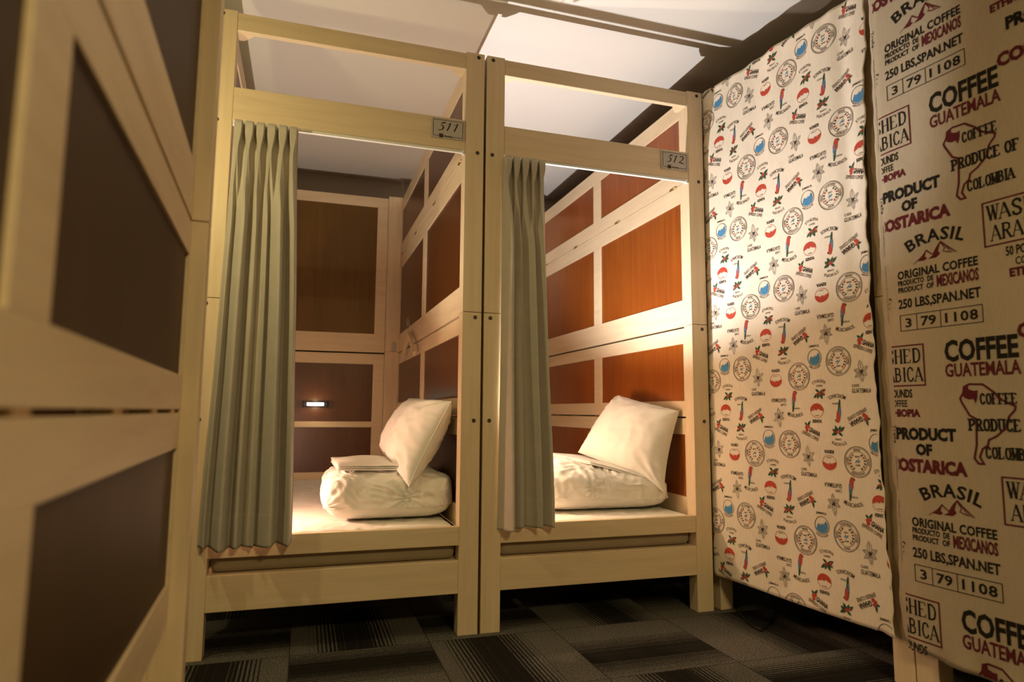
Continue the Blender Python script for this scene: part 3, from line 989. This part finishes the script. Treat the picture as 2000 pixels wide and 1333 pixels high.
# ------------------------------------------------------------------ curtains
def smooth(a, b, x):
    t = max(0.0, min(1.0, (x - a) / (b - a)))
    return t * t * (3 - 2 * t)
def make_curtain(label, xt, xm, xb, zt, zb, n, nl, seed, depth, amp0=.085, lean=.30):
    rnd = random.Random(seed)
    def cells(k, lo, hi):
        q = [rnd.uniform(lo, hi) for _ in range(k)]
        e = [0]
        for v in q:
            e.append(e[-1] + v / sum(q))
        return e
    edges, low = cells(n, .88, 1.12), cells(nl, .6, 1.5)
    hgt = [rnd.uniform(.72, 1.15) for _ in range(nl)]
    skew = [rnd.uniform(-.12, .12) for _ in range(nl)]
    NU, NV = max(n, nl) * 34, 100
    Hh = zt - zb
    def cell(e, u):
        k = 0
        while k < len(e) - 2 and u > e[k + 1]:
            k += 1
        return k, (u - e[k]) / (e[k + 1] - e[k])
    def surf(u, v):
        """u across, v 0 bottom .. 1 top"""
        z = zb + v * Hh
        dt = (1 - v) * Hh                     # distance below the heading
        t = smooth(0, Hh * .55, dt)
        t2 = smooth(Hh * .45, Hh, dt)
        xl = xt[0] + (xm[0] - xt[0]) * t + (xb[0] - xm[0]) * t2
        xr = xt[1] + (xm[1] - xt[1]) * t + (xb[1] - xm[1]) * t2
        wdt = xr - xl
        # soft folds below: round ridges leaning one way over narrow valleys, with a smaller crease on each
        k, f = cell(low, u)
        cw = wdt * (low[k + 1] - low[k])
        g = math.sin(PI * min(1, max(0, f + skew[k] * math.sin(PI * f)))) ** 2
        gp = g ** 1.05
        a = amp0 * hgt[k] * (.72 + .28 * smooth(.2, Hh, dt)) * min(1.25, cw / .058)
        y1 = -a * gp
        x1 = cw * lean * gp * math.cos(PI * f * .5) - cw * .10 * math.sin(2 * PI * f)
        y1 += -.010 * math.sin(PI * f) * math.sin(3 * PI * f + 1.1 * z + seed + k) * smooth(.3, .9, dt)
        # pinched pleats at the top: stout tubes, flat cloth between, bunched at the stitch line
        k2, f2 = cell(edges, u)
        cw2 = wdt * (edges[k2 + 1] - edges[k2])
        tube = math.sin(PI * f2) ** 2
        tb = smooth(.08, .62, tube)
        pin = smooth(.035, .115, dt) * (1 - smooth(.120, .30, dt))
        y2 = -(.040 - .012 * pin) * tb
        x2 = -cw2 * .20 * math.sin(2 * PI * f2) * (.55 - 1.35 * pin) * smooth(0, .4, tube)
        w = smooth(.10, .42, dt)
        y = y2 * (1 - w) + y1 * w
        dx = x2 * (1 - w) + x1 * w
        hem = (1 - smooth(.112, .118, v * Hh)) * .0014
        zz = z + (.005 * math.sin(5 * u + seed) + .003 * math.sin(19 * u)) * (1 - v)
        return (xl + wdt * u + dx, depth + y - hem, zz)
    mb = MB()
    th_ = .0016
    # rows packed closer at the top and the hem
    vs_ = []
    for j in range(NV + 1):
        t = j / NV
        vs_.append(t * .62 if t <= .5 else .31 + (t - .5) * 1.38)
    hv = .115 / Hh
    vs_ = sorted(vs_ + [hv - .0012, hv + .0012])
    nv = len(vs_)
    P = [[Vector(surf(i / NU, v)) for i in range(NU + 1)] for v in vs_]
    def nrm(j, i):
        a = P[j][min(i + 1, NU)] - P[j][max(i - 1, 0)]
        b = P[min(j + 1, nv - 1)][i] - P[max(j - 1, 0)][i]
        c = a.cross(b)
        return c.normalized() if c.length > 1e-12 else Vector((0, -1, 0))
    front = [P[j][i] for j in range(nv) for i in range(NU + 1)]
    back = [P[j][i] - nrm(j, i) * th_ for j in range(nv) for i in range(NU + 1)]
    fs = [(j * (NU + 1) + i, j * (NU + 1) + i + 1, (j + 1) * (NU + 1) + i + 1, (j + 1) * (NU + 1) + i) for j in range(nv - 1) for i in range(NU)]
    mb.add(front, fs, 0, True)
    mb.add(back, [f[::-1] for f in fs], 0, True)
    N = len(front)
    rim = [i for i in range(NU + 1)] + [j * (NU + 1) + NU for j in range(1, nv)] + [(nv - 1) * (NU + 1) + i for i in range(NU - 1, -1, -1)] + [j * (NU + 1) for j in range(nv - 2, 0, -1)]
    for a, b in zip(rim, rim[1:] + rim[:1]):
        mb.f.append((a, a + N, b + N, b)); mb.m.append(0); mb.s.append(False)
    t = thing('curtain', label, 'curtain', ((xt[0] + xt[1]) / 2, depth, zb))
    o = mb.build('drape', TAUPE, t)
    o.location = -t.location
    for k in range(n):
        p = Vector(surf(edges[k] + .02, 1.0))
        m = MB().tube([(p.x, depth + .004, zt - .022), (p.x, depth + .010, zt - .012), (p.x, .012, zt + .002), (p.x, .012, 2.012)], .0016, 0, 6)
        m.box((p.x - .004, .007, 2.004), (p.x + .004, .017, 2.0105), 0, .001)
        h = m.build('hook', PVC, t)
        h.location = -t.location
    return t
make_curtain('long taupe pleated curtain drawn aside at the left of cabin 511', (-1.013, -.775), (-1.03, -.752), (-1.055, -.735), 2.004, .400, 6, 6, 3, -.012, .080, .40)
make_curtain('narrow taupe pleated curtain drawn aside at the left of cabin 512', (.079, .272), (.078, .292), (.072, .322), 2.004, .415, 5, 4, 11, -.007, .068, .38)

# ------------------------------------------------------------------ bedding
def nz(p, s, seed):
    return noise.noise(Vector((p[0] * s + seed * 3.1, p[1] * s + seed * 1.7, p[2] * s + seed)))
def wrinkle(p, s, seed):
    a = noise.noise(Vector((p[0] * s + seed, p[1] * s * 1.3, p[2] * s + seed * .7)))
    return (1 - abs(a) * 2.2)
def soft_box(c, half, expo, ns, disp, seed, lump=None):
    """rounded cushion body from a super-ellipsoid grid; expo = roundness; disp(p, n)->offset"""
    bm = bmesh.new()
    bmesh.ops.create_cube(bm, size=2)
    bmesh.ops.subdivide_edges(bm, edges=list(bm.edges), cuts=ns, use_grid_fill=True)
    for v in bm.verts:
        p = v.co
        m = (abs(p.x) ** expo[0] + abs(p.y) ** expo[0]) ** (1 / expo[0])
        q = (m ** expo[1] + abs(p.z) ** expo[1]) ** (1 / expo[1])
        u = p / q
        v.co = Vector((c[0] + u.x * half[0], c[1] + u.y * half[1], c[2] + u.z * half[2]))
    bm.normal_update()
    off = {v: disp(v.co, v.normal) for v in bm.verts}
    for v in bm.verts:
        v.co += off[v]
    return bm
def mattress(cab_x, seed, label):
    x0, x1, y0, y1, z0, z1 = cab_x + .088, cab_x + W - .088, .040, 2.070, .2915, .425
    c = ((x0 + x1) / 2, (y0 + y1) / 2, (z0 + z1) / 2)
    h = ((x1 - x0) / 2, (y1 - y0) / 2, (z1 - z0) / 2)
    bm = bmesh.new()
    bmesh.ops.create_cube(bm, size=2)
    for v in bm.verts:
        v.co = Vector([c[i] + v.co[i] * h[i] for i in range(3)])
    bmesh.ops.bevel(bm, geom=list(bm.edges), offset=.028, segments=4, affect='EDGES', profile=.5)
    bmesh.ops.subdivide_edges(bm, edges=[e for e in bm.edges if e.calc_length() > .3], cuts=110, use_grid_fill=True)
    bm.normal_update()
    for v in bm.verts:
        if v.co.z > z0 + .04:
            t = 1 if v.co.z > z1 - .01 else .25
            d = .0055 * t * max(0, wrinkle(v.co, 11, seed)) + .0035 * t * wrinkle(v.co, 23, seed + 4) + .004 * t * nz(v.co, 4, seed) - .003 * t
            v.co += v.normal * min(d, .005)
    low = bm.copy()
    bmesh.ops.bisect_plane(bm, geom=list(bm.verts) + list(bm.edges) + list(bm.faces), plane_co=(0, 0, .372), plane_no=(0, 0, 1), clear_inner=True)
    bmesh.ops.bisect_plane(low, geom=list(low.verts) + list(low.edges) + list(low.faces), plane_co=(0, 0, .374), plane_no=(0, 0, 1), clear_outer=True)
    t = thing('mattress', label, 'mattress', c)
    a = MB(); a.bm(low, 0, True)
    o = a.build('mattress_body', MATTRESS, t); o.location = -t.location
    a = MB(); a.bm(bm, 0, True)
    o = a.build('fitted_sheet', SHEET, t); o.location = -t.location
    o['label'] = 'white fitted sheet'
    return t
mattress(-1.10575, 1, 'beige mattress with white sheet in cabin 511 under the folded duvet')
mattress(.00575, 2, 'beige mattress with white sheet in cabin 512 lit warm from the left')

def pillow(label, c00, c10, c11, c01, thick, seed, side=1, back=.5):
    """cushion over a bilinear patch of four corners; bulges both ways"""
    c00, c10, c11, c01 = map(Vector, (c00, c10, c11, c01))
    n = ((c10 - c00) + (c11 - c01)).cross((c01 - c00) + (c11 - c10)).normalized() * side
    N = 54
    def prof(u, v):
        a = max(0, 1 - abs(2 * u - 1) ** 2.6); b = max(0, 1 - abs(2 * v - 1) ** 2.6)
        return (a * b) ** .48
    def base(u, v):
        # pull the edges inwards between the corners
        k = .055
        uu = u + k * (.5 - u) * (1 - (2 * v - 1) ** 2) * 0 + (.5 - u) * k * (1 - abs(2 * v - 1) ** 2) * 1.2
        vv = v + (.5 - v) * k * (1 - abs(2 * u - 1) ** 2) * 1.2
        return (c00 * (1 - uu) + c10 * uu) * (1 - vv) + (c01 * (1 - uu) + c11 * uu) * vv
    mb = MB()
    for sgn in (1, -1):
        vs, fs = [], []
        for j in range(N + 1):
            for i in range(N + 1):
                u, v = i / N, j / N
                # denser near the seam
                u = .5 - .5 * math.cos(PI * u); v = .5 - .5 * math.cos(PI * v)
                p = base(u, v)
                t = prof(u, v)
                edge = min(u, 1 - u, v, 1 - v)
                wr = 0
                for k, (cu, cv) in enumerate(((0, 0), (1, 0), (1, 1), (0, 1))):
                    du, dv = u - cu, v - cv
                    r = math.hypot(du, dv)
                    a = math.atan2(dv, du)
                    wr += math.sin(a * 11 + seed + k) * .0075 * math.exp(-((r - .16) / .13) ** 2)
                wr += .012 * nz(p, 6, seed + sgn) + .0060 * wrinkle(p, 13, seed) + .0035 * max(0, wrinkle(Vector((p.x + p.y * .4, p.y * .5, p.z * 1.6)), 24, seed + 2))
                # gathers along the seam
                wr += .0035 * math.sin((u if min(v, 1 - v) < min(u, 1 - u) else v) * 70 + seed) * math.exp(-(edge / .06) ** 2)
                vs.append(p + n * sgn * (t * thick * (1 - back if sgn > 0 else back) + wr * min(1, t * 1.6)))
        for j in range(N):
            for i in range(N):
                a = j * (N + 1) + i
                f = (a, a + 1, a + N + 2, a + N + 1)
                fs.append(f if sgn * side > 0 else f[::-1])
        mb.add(vs, fs, 0, True)
    # a thin seam cord
    rim = [(i / N, 0) for i in range(N)] + [(1, j / N) for j in range(N)] + [(1 - i / N, 1) for i in range(N)] + [(0, 1 - j / N) for j in range(N + 1)]
    mb.tube([base(u, v) for u, v in rim], .0022, 0, 6)
    bm = bmesh.new()
    o = mb.build('pillow', LINEN)
    bm.from_mesh(o.data)
    bmesh.ops.remove_doubles(bm, verts=bm.verts, dist=.0003)
    bmesh.ops.recalc_face_normals(bm, faces=bm.faces)
    bm.to_mesh(o.data)
    bm.free()
    return tag(o, label, 'pillow')
pillow('white pillow leaning on its edge against the wall panel in cabin 511',
       (-.278, .120, .580), (-.308, .74, .670), (-.118, .80, .955), (-.110, .092, .938), .200, 4, -1, .40)
pillow('plump white pillow propped on the duvet corner in cabin 512 under a wall shadow',
       (.655, .50, .690), (.945, .150, .520), (1.022, .125, .905), (.948, .620, .990), .170, 9, 1, .25)

def duvet(label, c, half, seed, slope=0.0, pinch=()):
    def disp(p, n):
        q = Vector((p.x, p.y, p.z))
        d = .012 * nz(q, 5, seed) + .0060 * wrinkle(q, 8, seed) + .0038 * wrinkle(q, 19, seed + 2) + .0018 * wrinkle(q, 41, seed + 3)
        d += .0075 * max(0, wrinkle(Vector((q.x * 1.5 + q.z * .8 + .3 * nz(q, 6, seed), q.y * .8, q.z * .5)), 13, seed + 5)) - .003
        for (px, py, pz, r, a, k) in pinch:
            v = q - Vector((px, py, pz))
            ang = math.atan2(v.z, v.x)
            d += a * math.sin(ang * k + seed) * math.exp(-(v.length / r) ** 2)
        f = 1.0 if n.z > -.3 else .15
        o = n * d * f
        # flat under-side resting on the mattress
        z = p.z + o.z
        o.z += slope * (p.x - c[0]) * max(0, (p.z - (c[2] - half[2])) / (2 * half[2]))
        o.x = min(o.x, c[0] + half[0] + .002 - p.x)
        if p.z + o.z < c[2] - half[2] + .004:
            o.z = c[2] - half[2] + .004 - p.z
        return o
    return soft_box(c, half, (8, 3.6), 84, disp, seed)
t = MB()
t.bm(duvet('', (-.342, .455, .533), (.268, .298, .104), 5, 0, ((-.28, .16, .53, .10, .0045, 13), (-.60, .17, .50, .07, .006, 11))), 0, True)
o = t.build('folded_duvet', LINEN)
tag(o, 'thick white folded duvet in cabin 511 beneath the pillow', 'duvet')
t = MB()
t.bm(duvet('', (.672, .500, .532), (.340, .330, .103), 8, -.12, ((.58, .19, .54, .10, .004, 9), (.45, .20, .50, .12, .003, 7))), 0, True)
o = t.build('folded_duvet', LINEN)
tag(o, 'rumpled white folded duvet in cabin 512 beneath the pillow', 'duvet')

def slab(label, corners, layers, th, sag, seed, zf=None):
    """folded sheet: stacked thin rounded layers on four corners"""
    c00, c10, c11, c01 = map(Vector, corners)
    mb = MB()
    N = 26
    for L in range(layers):
        sh = .006 * (L % 2) - .003
        vs, fs = [], []
        def pt(u, v, top):
            uu = u + sh * (1 - 2 * u); vv = v + sh * (1 - 2 * v)
            p = (c00 * (1 - uu) + c10 * uu) * (1 - vv) + (c01 * (1 - uu) + c11 * uu) * vv
            p = p.copy()
            p.z += sag * math.sin(PI * u) * math.sin(PI * v) + .003 * nz(p, 9, seed) + L * th * 1.02
            e = min(u, 1 - u, v, 1 - v)
            r = math.sqrt(max(0, min(1, e / .045) * (2 - min(1, e / .045))))
            p.z += th / 2 + (th / 2 * r * (1 if top else -1))
            return p
        for top in (1, 0):
            vs, fs = [], []
            for j in range(N + 1):
                for i in range(N + 1):
                    u, v = .5 - .5 * math.cos(PI * i / N), .5 - .5 * math.cos(PI * j / N)
                    vs.append(pt(u, v, top))
            for j in range(N):
                for i in range(N):
                    a = j * (N + 1) + i
                    f = (a, a + 1, a + N + 2, a + N + 1)
                    fs.append(f if top else f[::-1])
            mb.add(vs, fs, 0, True)
    o = mb.build('folded_sheet', LINEN)
    return tag(o, label, 'bed sheet')
slab('flat folded white sheet lying on the duvet in cabin 511', ((-.565, .22, .640), (-.300, .20, .640), (-.275, .66, .644), (-.575, .68, .644)), 3, .0085, .020, 3)
slab('flat folded white sheet slipping off the duvet under the pillow in cabin 512', ((.470, .58, .676), (.600, .235, .650), (.925, .170, .560), (.86, .60, .640)), 2, .0080, .006, 6)

# ------------------------------------------------------------------ small things
# reading lamp on the back wall of cabin 511
t = thing('reading_lamp', 'small black bar lamp with a white light strip on the back panel', 'lamp', (-.635, 2.105, .937))
m = MB().box((-.083, -.034, -.017), (.083, 0, .017), bev=.004)
m.build('housing', BLACKP, t)
MB().box((-.056, -.037, -.0105), (.056, -.033, .0105), bev=.001).build('light_strip', LED, t)
for s in (-1, 1):
    MB().cyl((s * .072, -.018), 2, .010, -.021, .021, 0, 16).build('end_knob', BLACKP, t)
lamp('reading_lamp_light', 'POINT', (-.635, 2.02, .937), .7, (1, .75, .45), shadow_soft_size=.02)
# clip-on up-lights behind the two curtains
for (x, y, z), lab in zip(LAMPS, ('small black up-light clipped to the left wall inside the brightly lit cabin', 'small black up-light clipped to the left wall inside the dimmer cabin')):
    t = thing('clip_lamp', lab, 'lamp', (x, y, z))
    m = MB()
    m.cyl((0, 0), 2, .016, -.075, -.030, 0, 24, .030)
    m.build('lamp_head', BLACKP, t)
    wx = (x > -.05 and .00575 or -1.10575) + .066 - x
    MB().box((wx, -.012, -.070), (-.012, .012, -.052), bev=.003).build('clip', BLACKP, t)
    MB().cyl((0, 0), 2, .026, -.030, -.027, 0, 24).build('lamp_lens', LENS, t)
# wooden coat hanger hooked on the side panel in cabin 511
t = thing('coat_hanger', 'pale wooden coat hanger hanging on the side wall in cabin 511', 'coat hanger', (-.104, 1.42, 1.354))
m = MB()
for sg in (-1, 1):
    a = [(0, sg * .25 * i / 9, .012 - .135 * (i / 9) ** 1.35) for i in range(10)]
    vs, fs = [], []
    for i, q in enumerate(a):
        h, wd = .019 - .005 * i / 9, .0075
        vs += [(q[0] - wd, q[1], q[2] - h), (q[0] + wd, q[1], q[2] - h), (q[0] + wd, q[1], q[2] + h), (q[0] - wd, q[1], q[2] + h)]
    for i in range(9):
        for k in range(4):
            fs.append((4 * i + k, 4 * i + (k + 1) % 4, 4 * i + 4 + (k + 1) % 4, 4 * i + 4 + k))
    fs += [(0, 1, 2, 3), (36, 37, 38, 39)]
    m.add(vs, fs, 0)
m.build('wooden_arms', WV, t)
pts = [(0, 0, .020), (0, 0, .040), (-.004, -.010, .050)] + [(-.006 * math.sin(a), .008 - .036 * math.cos(a), .084 + .036 * math.sin(a)) for a in [(-.9 + i * .30) for i in range(15)]]
MB().tube(pts, .0026, 0, 8).build('wire_hook', STEEL, t)
# cable on the carpet under the fabric
cp = [(1.300, .094, .010), (1.262, .062, .030), (1.236, .035, .036), (1.215, .005, .012), (1.205, -.035, .006), (1.180, -.095, .006), (1.150, -.165, .006), (1.128, -.250, .006), (1.122, -.292, .006), (1.145, -.285, .006), (1.220, -.225, .007), (1.300, -.158, .008), (1.380, -.100, .020), (1.440, -.060, .050), (1.50, -.03, .10), (1.53, -.02, .16)]
def catmull(P, k=8):
    P = [Vector(p) for p in P]
    out = []
    for i in range(len(P) - 1):
        a, b, c, d = P[max(i - 1, 0)], P[i], P[i + 1], P[min(i + 2, len(P) - 1)]
        for j in range(k):
            t_ = j / k
            out.append(.5 * ((2 * b) + (c - a) * t_ + (2 * a - 5 * b + 4 * c - d) * t_ ** 2 + (3 * b - a - 3 * c + d) * t_ ** 3))
    out.append(P[-1])
    return out
o = MB().tube(catmull(cp), .0042, 0, 8).build('power_cable', CABLE)
tag(o, 'thin black power cable looping on the carpet under the small-print fabric', 'cable')

# repeats of a kind belong together
for kind, grp in (('bunk_cabin', 'pale wood sleeping cabins'), ('curtain', 'taupe cabin curtains'), ('pillow', 'white bed pillows'), ('folded_duvet', 'folded white duvets'),
                  ('folded_sheet', 'folded white sheets'), ('mattress', 'cabin mattresses'), ('printed_fabric', 'printed coffee fabrics on the right'), ('clip_lamp', 'clip-on up-lights')):
    for o in bpy.data.objects:
        if o.parent is None and o.name.split('.')[0] == kind:
            o['group'] = grp
